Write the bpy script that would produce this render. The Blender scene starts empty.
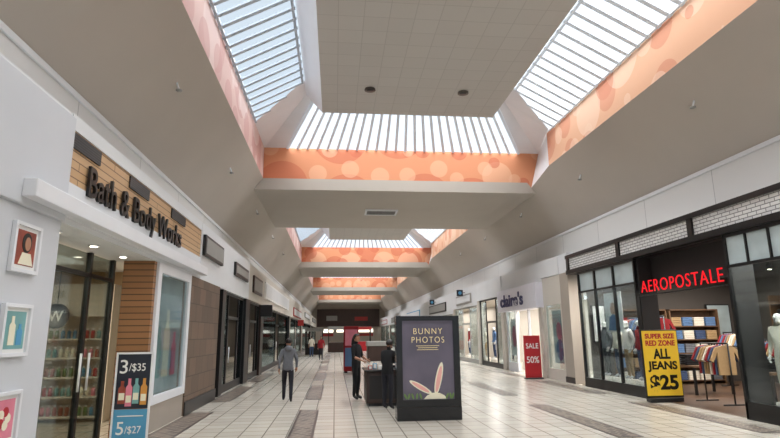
import bpy, bmesh, math, random
from mathutils import Matrix, Vector
random.seed(7)
S=bpy.context.scene
COL=S.collection
try:
    S.view_settings.view_transform='Standard'
except Exception: pass

# ------------------------------------------------------------ materials
def newmat(name):
    m=bpy.data.materials.new(name); m.use_nodes=True
    nt=m.node_tree
    return m,nt,nt.nodes['Principled BSDF']
def lin(c):
    return tuple(((x/255)/12.92 if x/255<=0.04045 else ((x/255+0.055)/1.055)**2.4) for x in c)+(1,)
def mat(name,rgb,rough=0.6,var=0.06,scale=6.0,metal=0.0,emit=0.0,bump=0.0):
    m,nt,b=newmat(name)
    c=lin(rgb)
    n=nt.nodes.new('ShaderNodeTexNoise'); n.inputs['Scale'].default_value=scale; n.inputs['Detail'].default_value=3
    r=nt.nodes.new('ShaderNodeValToRGB')
    r.color_ramp.elements[0].position=0.3; r.color_ramp.elements[1].position=0.7
    r.color_ramp.elements[0].color=tuple(x*(1-var) for x in c[:3])+(1,)
    r.color_ramp.elements[1].color=tuple(min(1,x*(1+var)) for x in c[:3])+(1,)
    t=nt.nodes.new('ShaderNodeTexCoord')
    nt.links.new(t.outputs['Object'],n.inputs['Vector'])
    nt.links.new(n.outputs['Fac'],r.inputs['Fac'])
    nt.links.new(r.outputs['Color'],b.inputs['Base Color'])
    b.inputs['Roughness'].default_value=rough; b.inputs['Metallic'].default_value=metal
    if emit>0:
        nt.links.new(r.outputs['Color'],b.inputs['Emission Color']); b.inputs['Emission Strength'].default_value=emit
    return m
def brick(name,c1,c2,cm,w,h,ms,axes='xy',offset=0.5,rough=0.6,emit=0.0,noise=0.0,rot=0.0,spec=None):
    m,nt,b=newmat(name)
    t=nt.nodes.new('ShaderNodeTexCoord'); s=nt.nodes.new('ShaderNodeSeparateXYZ'); k=nt.nodes.new('ShaderNodeCombineXYZ')
    nt.links.new(t.outputs['Object'],s.inputs[0])
    nt.links.new(s.outputs[axes[0].upper()],k.inputs['X']); nt.links.new(s.outputs[axes[1].upper()],k.inputs['Y'])
    br=nt.nodes.new('ShaderNodeTexBrick'); br.offset=offset; br.squash=1.0
    br.inputs['Color1'].default_value=lin(c1); br.inputs['Color2'].default_value=lin(c2); br.inputs['Mortar'].default_value=lin(cm)
    br.inputs['Scale'].default_value=1.0; br.inputs['Mortar Size'].default_value=ms
    br.inputs['Mortar Smooth'].default_value=0.1; br.inputs['Bias'].default_value=0.0
    br.inputs['Brick Width'].default_value=w; br.inputs['Row Height'].default_value=h
    mp=nt.nodes.new('ShaderNodeMapping'); mp.inputs['Rotation'].default_value=(0,0,rot)
    nt.links.new(k.outputs[0],mp.inputs['Vector'])
    nt.links.new(mp.outputs[0],br.inputs['Vector'])
    out=br.outputs['Color']
    if noise>0:
        n=nt.nodes.new('ShaderNodeTexNoise'); n.inputs['Scale'].default_value=1.3; n.inputs['Detail'].default_value=4
        nt.links.new(k.outputs[0],n.inputs['Vector'])
        mx=nt.nodes.new('ShaderNodeMixRGB'); mx.blend_type='MULTIPLY'; mx.inputs['Fac'].default_value=noise
        nt.links.new(out,mx.inputs['Color1']); nt.links.new(n.outputs['Fac'],mx.inputs['Color2'])
        out=mx.outputs['Color']
    nt.links.new(out,b.inputs['Base Color']); b.inputs['Roughness'].default_value=rough
    if spec is not None: b.inputs['Specular IOR Level'].default_value=spec
    if emit>0:
        nt.links.new(out,b.inputs['Emission Color']); b.inputs['Emission Strength'].default_value=emit
    return m
def circles(name,base,c1,c2,off=0.0):
    m,nt,b=newmat(name)
    t=nt.nodes.new('ShaderNodeTexCoord')
    rgb=nt.nodes.new('ShaderNodeRGB'); rgb.outputs[0].default_value=lin(base); cur=rgb.outputs[0]
    for q,(sc,th,c,a) in enumerate(((0.36,0.41,c1,0.6),(0.42,0.38,c2,0.6),(0.7,0.36,c1,0.65),(.9,.33,c2,.5))):
        mp=nt.nodes.new('ShaderNodeMapping'); mp.inputs['Location'].default_value=(off+q*3.3,off*1.7+q*1.9,off*.6+q*2.7)
        nt.links.new(t.outputs['Object'],mp.inputs['Vector'])
        v=nt.nodes.new('ShaderNodeTexVoronoi'); v.inputs['Scale'].default_value=sc; v.inputs['Randomness'].default_value=.5
        nt.links.new(mp.outputs[0],v.inputs['Vector'])
        lt=nt.nodes.new('ShaderNodeMath'); lt.operation='LESS_THAN'; lt.inputs[1].default_value=th
        nt.links.new(v.outputs['Distance'],lt.inputs[0])
        mu=nt.nodes.new('ShaderNodeMath'); mu.operation='MULTIPLY'; mu.inputs[1].default_value=a
        nt.links.new(lt.outputs[0],mu.inputs[0])
        mx=nt.nodes.new('ShaderNodeMixRGB'); mx.inputs['Color2'].default_value=lin(c)
        nt.links.new(cur,mx.inputs['Color1']); nt.links.new(mu.outputs[0],mx.inputs['Fac']); cur=mx.outputs['Color']
    nt.links.new(cur,b.inputs['Base Color']); b.inputs['Roughness'].default_value=0.7
    return m
def emis(name,rgb,st):
    m=bpy.data.materials.new(name); m.use_nodes=True; nt=m.node_tree
    for n in list(nt.nodes): nt.nodes.remove(n)
    o=nt.nodes.new('ShaderNodeOutputMaterial'); e=nt.nodes.new('ShaderNodeEmission')
    n=nt.nodes.new('ShaderNodeTexNoise'); n.inputs['Scale'].default_value=0.5
    t=nt.nodes.new('ShaderNodeTexCoord'); nt.links.new(t.outputs['Object'],n.inputs['Vector'])
    mx=nt.nodes.new('ShaderNodeMixRGB'); c=lin(rgb)
    mx.inputs['Color1'].default_value=tuple(x*.9 for x in c[:3])+(1,); mx.inputs['Color2'].default_value=c
    nt.links.new(n.outputs['Fac'],mx.inputs['Fac']); nt.links.new(mx.outputs['Color'],e.inputs['Color'])
    e.inputs['Strength'].default_value=st
    nt.links.new(e.outputs[0],o.inputs['Surface'])
    return m
def pane(name,tint,glow,st):  # transparent glass with emission added on top to brighten the pane
    m=emis(name,glow,st); nt=m.node_tree
    o=[n for n in nt.nodes if n.type=='OUTPUT_MATERIAL'][0]; e=[n for n in nt.nodes if n.type=='EMISSION'][0]
    tr=nt.nodes.new('ShaderNodeBsdfTransparent'); tr.inputs['Color'].default_value=lin(tint)
    ad=nt.nodes.new('ShaderNodeAddShader'); nt.links.new(tr.outputs[0],ad.inputs[0]); nt.links.new(e.outputs[0],ad.inputs[1])
    nt.links.new(ad.outputs[0],o.inputs['Surface']); return m
def glassmat(name,tint,refl=0.05):
    m=bpy.data.materials.new(name); m.use_nodes=True; nt=m.node_tree
    for n in list(nt.nodes): nt.nodes.remove(n)
    o=nt.nodes.new('ShaderNodeOutputMaterial'); tr=nt.nodes.new('ShaderNodeBsdfTransparent'); gl=nt.nodes.new('ShaderNodeBsdfGlossy')
    gl.inputs['Roughness'].default_value=0.05; gl.inputs['Color'].default_value=(.9,.95,1,1)
    tr.inputs['Color'].default_value=lin(tint)
    fr=nt.nodes.new('ShaderNodeLayerWeight'); fr.inputs['Blend'].default_value=.12
    ad=nt.nodes.new('ShaderNodeMath'); ad.operation='MULTIPLY_ADD'; ad.inputs[1].default_value=.3; ad.inputs[2].default_value=refl; ad.use_clamp=True
    nt.links.new(fr.outputs['Fresnel'],ad.inputs[0])
    mx=nt.nodes.new('ShaderNodeMixShader'); nt.links.new(ad.outputs[0],mx.inputs['Fac'])
    nt.links.new(tr.outputs[0],mx.inputs[1]); nt.links.new(gl.outputs[0],mx.inputs[2]); nt.links.new(mx.outputs[0],o.inputs['Surface'])
    return m

M={}
M['taupe']=mat('ceiling_paint',(182,174,164),.8,.03,.6)
M['taupe2']=brick('ceiling_tiles',(194,191,186),(191,188,183),(176,173,168),.6,.6,.010,'xy',0,.85)
M['white']=mat('white_paint',(222,224,226),.55,.02,1)
M['white2']=mat('white_pier_paint',(206,209,214),.5,.02,1)
M['whitepanel']=brick('white_panels',(222,222,220),(216,216,214),(172,172,172),3.0,1.15,.012,'yz',0,.6)
M['offwhite']=mat('cream_paint',(208,202,192),.7,.03,1)
M['greypier']=mat('taupe_pier',(170,160,148),.7,.04,1)
M['frost']=mat('white_metal',(228,230,234),.4,.02,2)
M['orange']=circles('orange_circles',(218,146,106),(200,106,76),(232,182,148),3.1)
M['pinkband']=circles('pink_circles',(212,174,164),(196,144,136),(226,202,194),9.4)
M['peachband']=circles('peach_circles',(222,172,138),(206,132,102),(234,202,176),5.7)
M['floor']=brick('floor_tiles',(206,199,187),(193,186,174),(134,126,117),.42,.42,.012,'xy',0,.25,spec=.35)
M['inlay']=brick('inlay_mosaic',(64,55,52),(140,126,114),(158,146,134),.16,.16,.016,'xy',.5,.35,rot=math.pi/4)
M['inlayd']=mat('inlay_border',(74,64,60),.3,.1,8)
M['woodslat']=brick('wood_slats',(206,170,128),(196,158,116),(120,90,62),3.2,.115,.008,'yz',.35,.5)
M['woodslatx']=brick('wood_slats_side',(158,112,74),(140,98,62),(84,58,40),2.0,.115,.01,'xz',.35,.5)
M['stone']=brick('brown_stone',(128,106,88),(106,88,74),(78,66,56),.62,.42,.01,'yz',.5,.6,0,.25)
M['wbrick']=brick('white_glazed_brick',(226,226,224),(210,210,210),(120,120,120),.24,.08,.010,'yz',.5,.4)
M['black']=mat('black_metal',(24,24,26),.4,.1,3)
M['blacks']=mat('black_satin',(16,16,17),.3,.1,3)
M['blackg']=mat('black_gloss',(14,14,15),.12,.1,3)
M['dark']=mat('dark_interior',(80,72,66),.8,.1,1)
M['dark2']=mat('charcoal_interior',(40,38,38),.8,.1,1)
M['int']=mat('shop_interior',(84,77,72),.8,.05,1)
M['int2']=mat('shop_interior_light',(178,170,160),.8,.05,1)
M['warmint']=mat('warm_interior',(182,156,122),.8,.05,1)
M['woodfloor']=brick('wood_floor',(96,70,50),(82,60,43),(56,40,30),1.2,.14,.004,'yx',.4,.4)
M['vent']=brick('vent_louvers',(60,60,62),(54,54,56),(20,20,20),3,.035,.012,'yz',0,.5)
M['ventx']=brick('vent_louvers_ceiling',(90,90,90),(84,84,84),(30,30,30),3,.06,.02,'xy',0,.5)
M['glass']=glassmat('clear_glass',(232,238,238))
M['glassdoor']=glassmat('door_glass_tinted',(206,212,210),.04)
M['glassd']=glassmat('shop_glass',(200,212,212),.08)
M['paneR']=pane('right_skylight_glow_pane',(250,252,255),(240,244,248),.62)  # skylight panes: added emission, strongest on the right, weakest on the left
M['paneF']=pane('far_skylight_glow_pane',(250,252,255),(236,242,248),.52)
M['paneL']=pane('left_skylight_glow_pane',(230,238,244),(214,226,236),.26)
M['mull']=mat('mullion_pale_glow',(196,204,212),.5,.03,emit=.22)  # skylight bars: emission added so they stay pale against the sky
M['mulld']=mat('mullion_grey_glow',(170,180,190),.5,.05,emit=.08)  # left bars, with a weaker added emission
M['red']=emis('red_neon',(250,38,46),1.15)
M['redp']=mat('red_print',(176,26,36),.5,.03)
M['yellow']=mat('yellow_print',(240,200,50),.5,.02)
M['purple']=mat('navy_letter',(44,44,98),.4,.03)
M['lav']=mat('pale_lilac_white',(228,227,236),.45,.02)
M['print_w']=mat('white_print',(236,236,234),.5,.01)
M['blue']=mat('blue_print',(84,156,196),.5,.03)
M['navy']=mat('navy_print',(30,36,50),.5,.03)
M['olive']=mat('purple_grey_screen',(84,78,90),.2,.32,.9,emit=.28)
M['green']=mat('leaf_green',(92,120,64),.5,.1,emit=.1)
M['gold']=mat('pale_gold_print',(228,208,150),.5,.02,emit=.45)
M['cream']=mat('cream_print',(226,220,196),.5,.02,emit=.1)
M['earin']=mat('ear_inner',(216,160,150),.5,.04,emit=.15)
M['teal']=mat('teal_print',(120,170,170),.5,.1,4)
M['pink']=mat('pink_print',(222,130,150),.5,.1,4)
M['rust']=mat('rust_print',(150,70,52),.5,.3,7)
M['amber']=mat('amber_print',(214,150,70),.5,.1,7)
M['greyart']=mat('grey_art',(178,192,194),.4,.12,2)
M['brown']=mat('brown_laminate',(58,40,34),.4,.15,3)
M['skin']=mat('skin',(176,128,102),.5,.03)
M['skin2']=mat('skin_deep',(120,82,62),.5,.03)
M['hairm']=mat('dark_hair',(28,22,20),.5,.2,20)
M['greyhood']=mat('grey_hoodie',(112,114,120),.9,.08,20)
M['darkpant']=mat('dark_pants',(34,34,42),.9,.08,20)
M['blackcloth']=mat('black_cloth',(22,22,25),.9,.08,20)
M['shoe']=mat('shoe_dark',(40,38,38),.6,.05)
M['shoew']=mat('shoe_white',(200,200,200),.6,.05)
M['denim']=mat('denim',(64,80,112),.9,.1,30)
M['manneq']=mat('mannequin_white',(222,220,216),.5,.02)
M['creamcloth']=mat('cream_cloth',(226,218,202),.9,.05,20)
M['redcloth']=mat('red_cloth',(150,34,40),.9,.05,20)
M['bluecloth']=mat('blue_cloth',(90,120,160),.9,.05,20)
M['tan']=mat('tan_cloth',(170,140,100),.9,.05,20)
M['lamp']=emis('lamp_glow',(255,240,215),14)
M['softlamp']=emis('soft_lamp_glow',(255,244,225),2.2)
M['lampoff']=mat('lamp_off',(70,66,60),.4,.05)
M['shelfw']=mat('shelf_white',(206,198,186),.5,.03)
M['wood']=mat('dark_oak_wood',(104,76,52),.5,.15,5)
M['signred']=mat('red_sign',(170,44,40),.5,.03)
M['signgrey']=mat('grey_sign',(150,150,146),.5,.05)

# ------------------------------------------------------------ mesh helpers
def bbox(bm,b):
    x0,x1,y0,y1,z0,z1=b
    r=bmesh.ops.create_cube(bm,size=1.0)
    bmesh.ops.scale(bm,vec=(abs(x1-x0),abs(y1-y0),abs(z1-z0)),verts=r['verts'])
    bmesh.ops.translate(bm,vec=((x0+x1)/2,(y0+y1)/2,(z0+z1)/2),verts=r['verts'])
def tube(bm,pts,rad,seg=8,mi=0,flat=1.0):
    pts=[Vector(p) for p in pts]; rings=[]
    for i,p in enumerate(pts):
        d=(pts[min(i+1,len(pts)-1)]-pts[max(i-1,0)]).normalized()
        a=d.cross(Vector((0,0,1)) if abs(d.z)<.9 else Vector((1,0,0))).normalized(); c=d.cross(a).normalized()
        rings.append([bm.verts.new(p+(a*math.cos(2*math.pi*k/seg)+c*flat*math.sin(2*math.pi*k/seg))*rad[i]) for k in range(seg)])
    fs=[]
    for i in range(len(rings)-1):
        for k in range(seg):
            fs.append(bm.faces.new((rings[i][k],rings[i][(k+1)%seg],rings[i+1][(k+1)%seg],rings[i+1][k])))
    fs.append(bm.faces.new(rings[0][::-1])); fs.append(bm.faces.new(rings[-1]))
    for f_ in fs: f_.material_index=mi; f_.smooth=True
def bar(bm,p0,p1,w,t,up=(0,0,1)):
    p0=Vector(p0);p1=Vector(p1); d=(p1-p0).normalized(); s_=d.cross(Vector(up)).normalized()*w/2; n_=s_.cross(d).normalized()*t/2
    vs=[bm.verts.new(p+a*s_+b*n_) for p in (p0,p1) for a,b in ((-1,-1),(1,-1),(1,1),(-1,1))]
    for f_ in ((0,1,2,3),(7,6,5,4),(0,4,5,1),(1,5,6,2),(2,6,7,3),(3,7,4,0)): bm.faces.new([vs[i] for i in f_])
def ball(bm,c,r,mi=0,sub=2):
    q=bmesh.ops.create_icosphere(bm,subdivisions=sub,radius=1.0)
    bmesh.ops.scale(bm,vec=r,verts=q['verts']); bmesh.ops.translate(bm,vec=c,verts=q['verts'])
    for v in q['verts']:
        for f_ in v.link_faces: f_.material_index=mi; f_.smooth=True
    return q['verts']
def mkobj(bm,name,mats,origin=(0,0,0),parent=None):
    o3=Vector(origin)
    bmesh.ops.translate(bm,vec=-o3,verts=bm.verts)
    bmesh.ops.recalc_face_normals(bm,faces=bm.faces)
    me=bpy.data.meshes.new(name); bm.to_mesh(me); bm.free()
    for m in (mats if isinstance(mats,(list,tuple)) else [mats]): me.materials.append(m)
    ob=bpy.data.objects.new(name,me); COL.objects.link(ob)
    if parent is None: ob.location=o3
    else: ob.parent=parent
    return ob
TR={'n':0}
def struct(name,boxes,m,bevel=0):
    bm=bmesh.new()
    for b in boxes: bbox(bm,b)
    o=mkobj(bm,name,m); o['kind']='structure'; return o
def polys(name,verts,faces,m):
    me=bpy.data.meshes.new(name); me.from_pydata(verts,[],faces); me.materials.append(m)
    o=bpy.data.objects.new(name,me); COL.objects.link(o); o['kind']='structure'; return o
def trim(boxes,m):
    TR['n']+=1; return struct('trim_%d'%TR['n'],boxes,m)

class Thing:
    def __init__(s,name,label,cat,origin,group=None):
        s.o=Vector(origin); e=bpy.data.objects.new(name,None); COL.objects.link(e); e.location=s.o
        e.empty_display_size=.1; e['label']=label; e['category']=cat
        if group: e['group']=group
        s.e=e
    def par(s,p): return p if p is not None else s.e
    def box(s,name,boxes,m,bevel=0,label=None,parent=None):
        if isinstance(boxes,tuple): boxes=[boxes]
        bm=bmesh.new()
        for b in boxes: bbox(bm,b)
        if bevel>0: bmesh.ops.bevel(bm,geom=list(bm.edges),offset=bevel,segments=2,affect='EDGES',profile=.5)
        o=mkobj(bm,name,m,s.o,s.par(parent))
        if label: o['label']=label
        return o
    def each(s,name,boxes,m,bevel=0,label=None,parent=None):
        return [s.box(name,b,m,bevel,label,parent) for b in boxes]
    def tubes(s,name,lst,m,seg=10,parent=None):
        bm=bmesh.new()
        for pts,rad in lst: tube(bm,pts,rad,seg)
        return mkobj(bm,name,m,s.o,s.par(parent))
    def _pt(s,facing,plane,u,z,d=0):
        if facing=='E': return (plane+d,u,z)
        if facing=='W': return (plane-d,u,z)
        return (u,plane-d,z)
    def poly(s,name,pts,m,facing,plane,th=.004,parent=None):
        bm=bmesh.new()
        a=[bm.verts.new(s._pt(facing,plane,u,z,0)) for u,z in pts]
        b=[bm.verts.new(s._pt(facing,plane,u,z,th)) for u,z in pts]
        n=len(pts); bm.faces.new(a); bm.faces.new(b)
        for i in range(n): bm.faces.new((a[i],a[(i+1)%n],b[(i+1)%n],b[i]))
        return mkobj(bm,name,m,s.o,s.par(parent))
    def text(s,name,txt,m,facing,plane,u0,z0,w,h,depth=.02,bold=.0,parent=None,space=1.0):
        cu=bpy.data.curves.new('t','FONT'); cu.body=txt; cu.size=1; cu.extrude=.5; cu.offset=bold; cu.space_character=space
        to=bpy.data.objects.new('t',cu); COL.objects.link(to)
        bpy.context.view_layer.update()
        dg=bpy.context.evaluated_depsgraph_get()
        me=bpy.data.meshes.new_from_object(to.evaluated_get(dg))
        bpy.data.objects.remove(to); bpy.data.curves.remove(cu)
        xs=[v.co.x for v in me.vertices]; ys=[v.co.y for v in me.vertices]
        x0,x1,y0,y1=min(xs),max(xs),min(ys),max(ys)
        sg=-1 if facing=='W' else 1
        for v in me.vertices:
            u=u0+sg*(v.co.x-x0)/(x1-x0)*w; z=z0+(v.co.y-y0)/(y1-y0)*h
            d=(v.co.z+.5)*depth
            v.co=Vector(s._pt(facing,plane,u,z,d))-s.o
        me.name=name
        me.materials.clear(); me.materials.append(m)
        ob=bpy.data.objects.new(name,me); COL.objects.link(ob); ob.parent=s.par(parent)
        return ob
def dup(th,loc,rotz=None,label=None):
    def cp(o,par):
        n=o.copy(); COL.objects.link(n)
        if par is not None: n.parent=par
        for c in o.children: cp(c,n)
        return n
    n=cp(th.e if isinstance(th,Thing) else th,None)
    n.location=loc
    if rotz is not None: n.rotation_euler=(0,0,rotz)
    if label: n['label']=label
    return n
def ell(cu,cz,ru,rz,n=24,rot=0):
    r=[]
    for k in range(n):
        a=2*math.pi*k/n; x=ru*math.cos(a); y=rz*math.sin(a)
        r.append((cu+x*math.cos(rot)-y*math.sin(rot),cz+x*math.sin(rot)+y*math.cos(rot)))
    return r
def bottle(cu,z0,w,h):
    return [(cu-w,z0),(cu+w,z0),(cu+w,z0+h*.68),(cu+w*.45,z0+h*.78),(cu+w*.45,z0+h),(cu-w*.45,z0+h),(cu-w*.45,z0+h*.78),(cu-w,z0+h*.68)]

# ------------------------------------------------------------ constants
XL,XR=-3.4,8.3; UL,UR=-4.35,9.25; YE=102.0; YN=-8.0
ZT=4.6; ZW=5.75; ZC=7.75; IL,IR=-2.85,7.75
CS=IL+IR
MX=lambda x: CS-x
SLL=(IL-UL)/(ZC-ZW); SLR=(UR-IR)/(ZC-ZW)
struct('floor',[(-14,20,YN,YE,-.1,0)],M['floor'])
for (a,b) in ((-3.34,-2.82),(-.82,-.36),(4.80,5.26),(7.42,7.90)):
    bx=[];bi=[]
    y=2.8
    while y<98:
        bx.append((a,b,y,y+4.4,0.0,.004)); bi.append((a+.05,b-.05,y+.06,y+4.34,.004,.006)); y+=6.5
    trim(bx,M['inlayd']); trim(bi,M['inlay'])
struct('wall_left',[(UL-.1,UL,YN,YE,ZT-.05,ZW+.05)],M['whitepanel'])
struct('wall_right',[(UR,UR+.1,YN,YE,4.4,ZW+.05)],M['whitepanel'])
trim([(UL,XL-.15,YN,YE,ZT-.12,ZT-.02)],M['white'])
trim([(XR+.15,UR,YN,YE,ZT-.2,ZT-.12)],M['white'])
polys('ceiling',[(UL,YN,ZW),(UL,YE,ZW),(IL,YE,ZC),(IL,YN,ZC)],[(0,1,2,3)],M['taupe'])
trim([(UL,UL+.04,YN,YE,ZW-.10,ZW)],M['white'])
trim([(UR-.04,UR,YN,YE,ZW-.10,ZW)],M['white'])
wells=[(3.6,20.6),(28.3,45.4),(53.2,70.2),(78,95)]
xe=7.75+.16; zt_e=ZW+(UR-xe)/SLR
prof=[(YN,IR,ZC)]
for a,b in wells: prof+=[(a-.001,IR,ZC),(a,xe,zt_e),(a+2.3,IR,ZC),(b-2.3,IR,ZC),(b,xe,zt_e),(b+.001,IR,ZC)]
prof.append((YE,IR,ZC))
vs=[];fs=[]
for i,(y,x,z) in enumerate(prof):
    vs+=[(UR,y,ZW),(x,y,z)]
    if i: fs.append((2*i-2,2*i,2*i+1,2*i-1))
polys('ceiling',vs,fs,M['taupe'])
ys=[YN]+[v for w in wells for v in w]+[YE]
for i in range(0,len(ys),2):
    a,b=ys[i],ys[i+1]; zb=7.3; xl=IL-(ZC-zb)*SLL; xr=IR+(ZC-zb)*SLR
    vs=[(xl,a,zb),(xr,a,zb),(xr,b,zb),(xl,b,zb),(IL,a,ZC),(IR,a,ZC),(IR,b,ZC),(IL,b,ZC)]
    polys('ceiling',vs,[(0,1,2,3),(0,1,5,4),(3,2,6,7)],M['taupe'])
ZB=9.0; ZR=9.95; XB=8.3
wn=0
for wi,(a,b) in enumerate(wells):
    polys('trim_%d'%(20+wi*3),[(IL,a,ZC),(IL,b,ZC),(IL,b,ZB),(IL,a,ZB)],[(0,1,2,3)],M['pinkband'])
    polys('trim_%d'%(21+wi*3),[(IR,a+2.3,ZC),(IR,b-2.3,ZC),(IR,b-2.3,ZB),(IR,a+2.3,ZB)],[(0,1,2,3)],M['peachband'])
    polys('trim_%d'%(22+wi*3),[(IL,b,ZC),(IR,b,ZC),(xe,b,zt_e),(XB,b,ZB),(IL,b,ZB),(IL,a,ZC),(IR,a,ZC),(xe,a,zt_e),(XB,a,ZB),(IL,a,ZB)],[(0,1,2,3,4),(5,6,7,8,9)],M['orange'])
    polys('ceiling',[(IR,b-2.3,ZC),(IR,b-2.3,ZB),(XB,b,ZB),(xe,b,zt_e),(IR,a+2.3,ZC),(IR,a+2.3,ZB),(XB,a,ZB),(xe,a,zt_e)],[(0,1,2,3),(4,5,6,7)],M['frost'])
    pa,pb=a+3.5,b-3.5; PL,PR=-.5,5.35; QL,QR=-1.1,CS+1.1; qa,qb=a+2.9,b-2.9
    polys('ceiling',[(PL,pa,9.05),(PR,pa,9.05),(PR,pb,9.05),(PL,pb,9.05)],[(0,1,2,3)],M['taupe2'])
    polys('ceiling',[(PL,pa,9.05),(PR,pa,9.05),(PR,pb,9.05),(PL,pb,9.05),(QL,qa,ZR),(QR,qa,ZR),(QR,qb,ZR),(QL,qb,ZR)],
          [(0,1,5,4),(1,2,6,5),(2,3,7,6),(3,0,4,7)],M['frost'])
    polys('ceiling',[(QL,qa,ZR),(QR,qa,ZR),(QR,qb,ZR),(QL,qb,ZR)],[(0,1,2,3)],M['frost'])
    F0,F1=-1.95,7.45; G0,G1=-.75,MX(-.75)
    for (yc,sg) in ((b,1),(a,-1)):
        yo=lambda d: yc-sg*d
        vs=[(IL,yo(2.6),ZB),(IL,yc,ZB),(QL,yo(2.9),ZR),(QL,yo(4.0),ZR),(F0,yc,ZB),(G0,yo(2.9),ZR),
            (IR,yo(2.6),ZB),(XB,yc,ZB),(QR,yo(2.9),ZR),(QR,yo(4.0),ZR),(F1,yc,ZB),(G1,yo(2.9),ZR)]
        polys('ceiling',vs,[(0,1,2,3),(1,4,5,2),(6,7,8,9),(7,10,11,8)],M['frost'])
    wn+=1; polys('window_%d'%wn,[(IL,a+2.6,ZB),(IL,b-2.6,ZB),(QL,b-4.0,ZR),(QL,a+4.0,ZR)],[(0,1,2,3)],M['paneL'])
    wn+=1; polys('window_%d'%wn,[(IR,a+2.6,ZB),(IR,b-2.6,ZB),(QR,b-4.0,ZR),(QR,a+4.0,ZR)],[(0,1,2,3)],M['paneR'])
    wn+=1; polys('window_%d'%wn,[(F0,b,ZB),(F1,b,ZB),(G1,b-2.9,ZR),(G0,b-2.9,ZR)],[(0,1,2,3)],M['paneF'])
    wn+=1; polys('window_%d'%wn,[(F0,a,ZB),(F1,a,ZB),(G1,a+2.9,ZR),(G0,a+2.9,ZR)],[(0,1,2,3)],M['paneF'])
    bl=bmesh.new(); br=bmesh.new(); bf=bmesh.new()
    y=a+2.9
    while y<b-2.7:
        t1=1.0
        if y>b-4.0: t1=(b-2.6-y)/1.4
        if y<a+4.0: t1=(y-a-2.6)/1.4
        t1=max(t1,.06)
        P=lambda mx,t,yy: (mx(IL+(QL-IL)*t),yy,ZB+(ZR-ZB)*t-.04)
        bar(bl,P(lambda x:x,0,y),P(lambda x:x,t1,y),.12,.05)
        bar(br,P(MX,0,y),P(MX,t1,y),.12,.05)
        y+=.46
    for t in (.03,.97):
        bar(bl,P(lambda x:x,t,a+2.6+1.4*t),P(lambda x:x,t,b-2.6-1.4*t),.07,.06)
        bar(br,P(MX,t,a+2.6+1.4*t),P(MX,t,b-2.6-1.4*t),.07,.06)
    n=24
    for k in range(n+1):
        x0=F0+(F1-F0)*k/n; x1=G0+(G1-G0)*k/n
        for yc,sg in ((b,1),(a,-1)):
            bar(bf,(x0,yc-sg*.02,ZB-.03),(x1,yc-sg*2.9,ZR-.04),.10,.04)
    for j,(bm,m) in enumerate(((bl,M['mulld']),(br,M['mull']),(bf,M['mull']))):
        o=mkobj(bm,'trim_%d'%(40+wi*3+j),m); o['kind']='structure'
struct('wall_far',[(-14,20,YE,YE+.1,0,8)],M['greypier'])
trim([(-3.3,8.2,YE-.3,YE,3.2,6.4)],M['brown'])
trim([(-2.5,7.2,YE-.2,YE,0,3.0)],M['int2'])
trim([(-2.3,-.3,YE-.25,YE-.2,2.2,2.8),(.3,2.3,YE-.25,YE-.2,2.2,2.8),(3.0,7.0,YE-.25,YE-.2,2.2,2.8)],M['softlamp'])
trim([(-2.3,-.3,YE-.24,YE-.2,1.5,2.0),(4.4,7.0,YE-.24,YE-.2,1.5,2.0)],M['signred'])
trim([(-1.6,.4,YE-.36,YE-.3,4.3,5.2)],M['signgrey'])
trim([(3.6,6.0,YE-.36,YE-.3,4.3,5.0)],M['signred'])

# ------------------------------------------------------------ ceiling fixtures
def can(loc):
    t=Thing('recessed_light','round recessed ceiling downlight with dark trim ring','ceiling light',loc,'recessed ceiling lights')
    x,y,z=loc
    t.tubes('trim_ring',[([(x,y,z),(x,y,z-.05)],[.16,.17])],M['lampoff'],20)
    t.tubes('lens',[([(x,y,z-.05),(x,y,z-.06)],[.11,.10])],M['black'],20)
    return t
c0=can((.98,15.2,9.05))
dup(c0,(3.86,15.2,9.05))
sp=Thing('sprinkler_head','small white pendant sprinkler head on the sloped ceiling','sprinkler',(-3.38,11,7.0),'ceiling sprinklers')
sp.tubes('pipe',[([(-3.40,11,7.03),(-3.34,11,6.86)],[.02,.02])],M['frost'])
sp.tubes('deflector',[([(-3.34,11,6.86),(-3.34,11,6.83)],[.07,.06])],M['signgrey'],12)
for x in (-3.38,8.28):
    for y in (11,17,23,29,35):
        if x<0 and y==11: continue
        dup(sp,(x,y,7.0),rotz=0 if x<0 else math.pi)
v=Thing('ceiling_vent','rectangular louvered grey vent on the ceiling beam','vent',(2.06,24.3,7.3))
v.box('louvers',(1.4,2.72,23.9,24.7,7.26,7.29),M['ventx'])
v.box('vent_frame',[(1.32,1.4,23.8,24.8,7.24,7.3),(2.72,2.8,23.8,24.8,7.24,7.3),(1.4,2.72,23.8,23.9,7.24,7.3),(1.4,2.72,24.7,24.8,7.24,7.3)],M['frost'])

# ------------------------------------------------------------ LEFT bath shop
s=Thing('storefront','white panelled storefront with wood slat sign band and white canopy','storefront',(XL,2,0))
s.box('pier',(XL-.7,XL,2,6.95,0,3.16),M['white2'],.01)
s.box('wall_panel',(XL-.15,XL+.05,2,6.93,3.16,4.52),M['white2'],.01,'tall flat white wall panel')
s.box('fascia',[(XL-.15,XL,6.95,13.95,ZT-.2,ZT),(XL-.15,XL,6.95,13.95,3.16,3.7),(XL-.15,XL-.02,2,6.95,4.52,ZT)],M['white'])
sb=s.box('sign_band',(XL-.13,XL-.02,6.95,13.95,3.7,ZT-.2),M['woodslat'],0,'tan horizontal wood slats')
s.text('sign_lettering','Bath & Body Works',M['blacks'],'E',XL+.0,7.5,3.50,4.55,.56,.04,.006,parent=sb,space=1.04)
for k,(y0,y1) in enumerate(((6.98,7.85),(9.0,9.95),(11.35,12.4))):
    s.box('vent_grille',(XL-.02,XL+.005,y0,y1,4.17,4.37),M['vent'])
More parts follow.
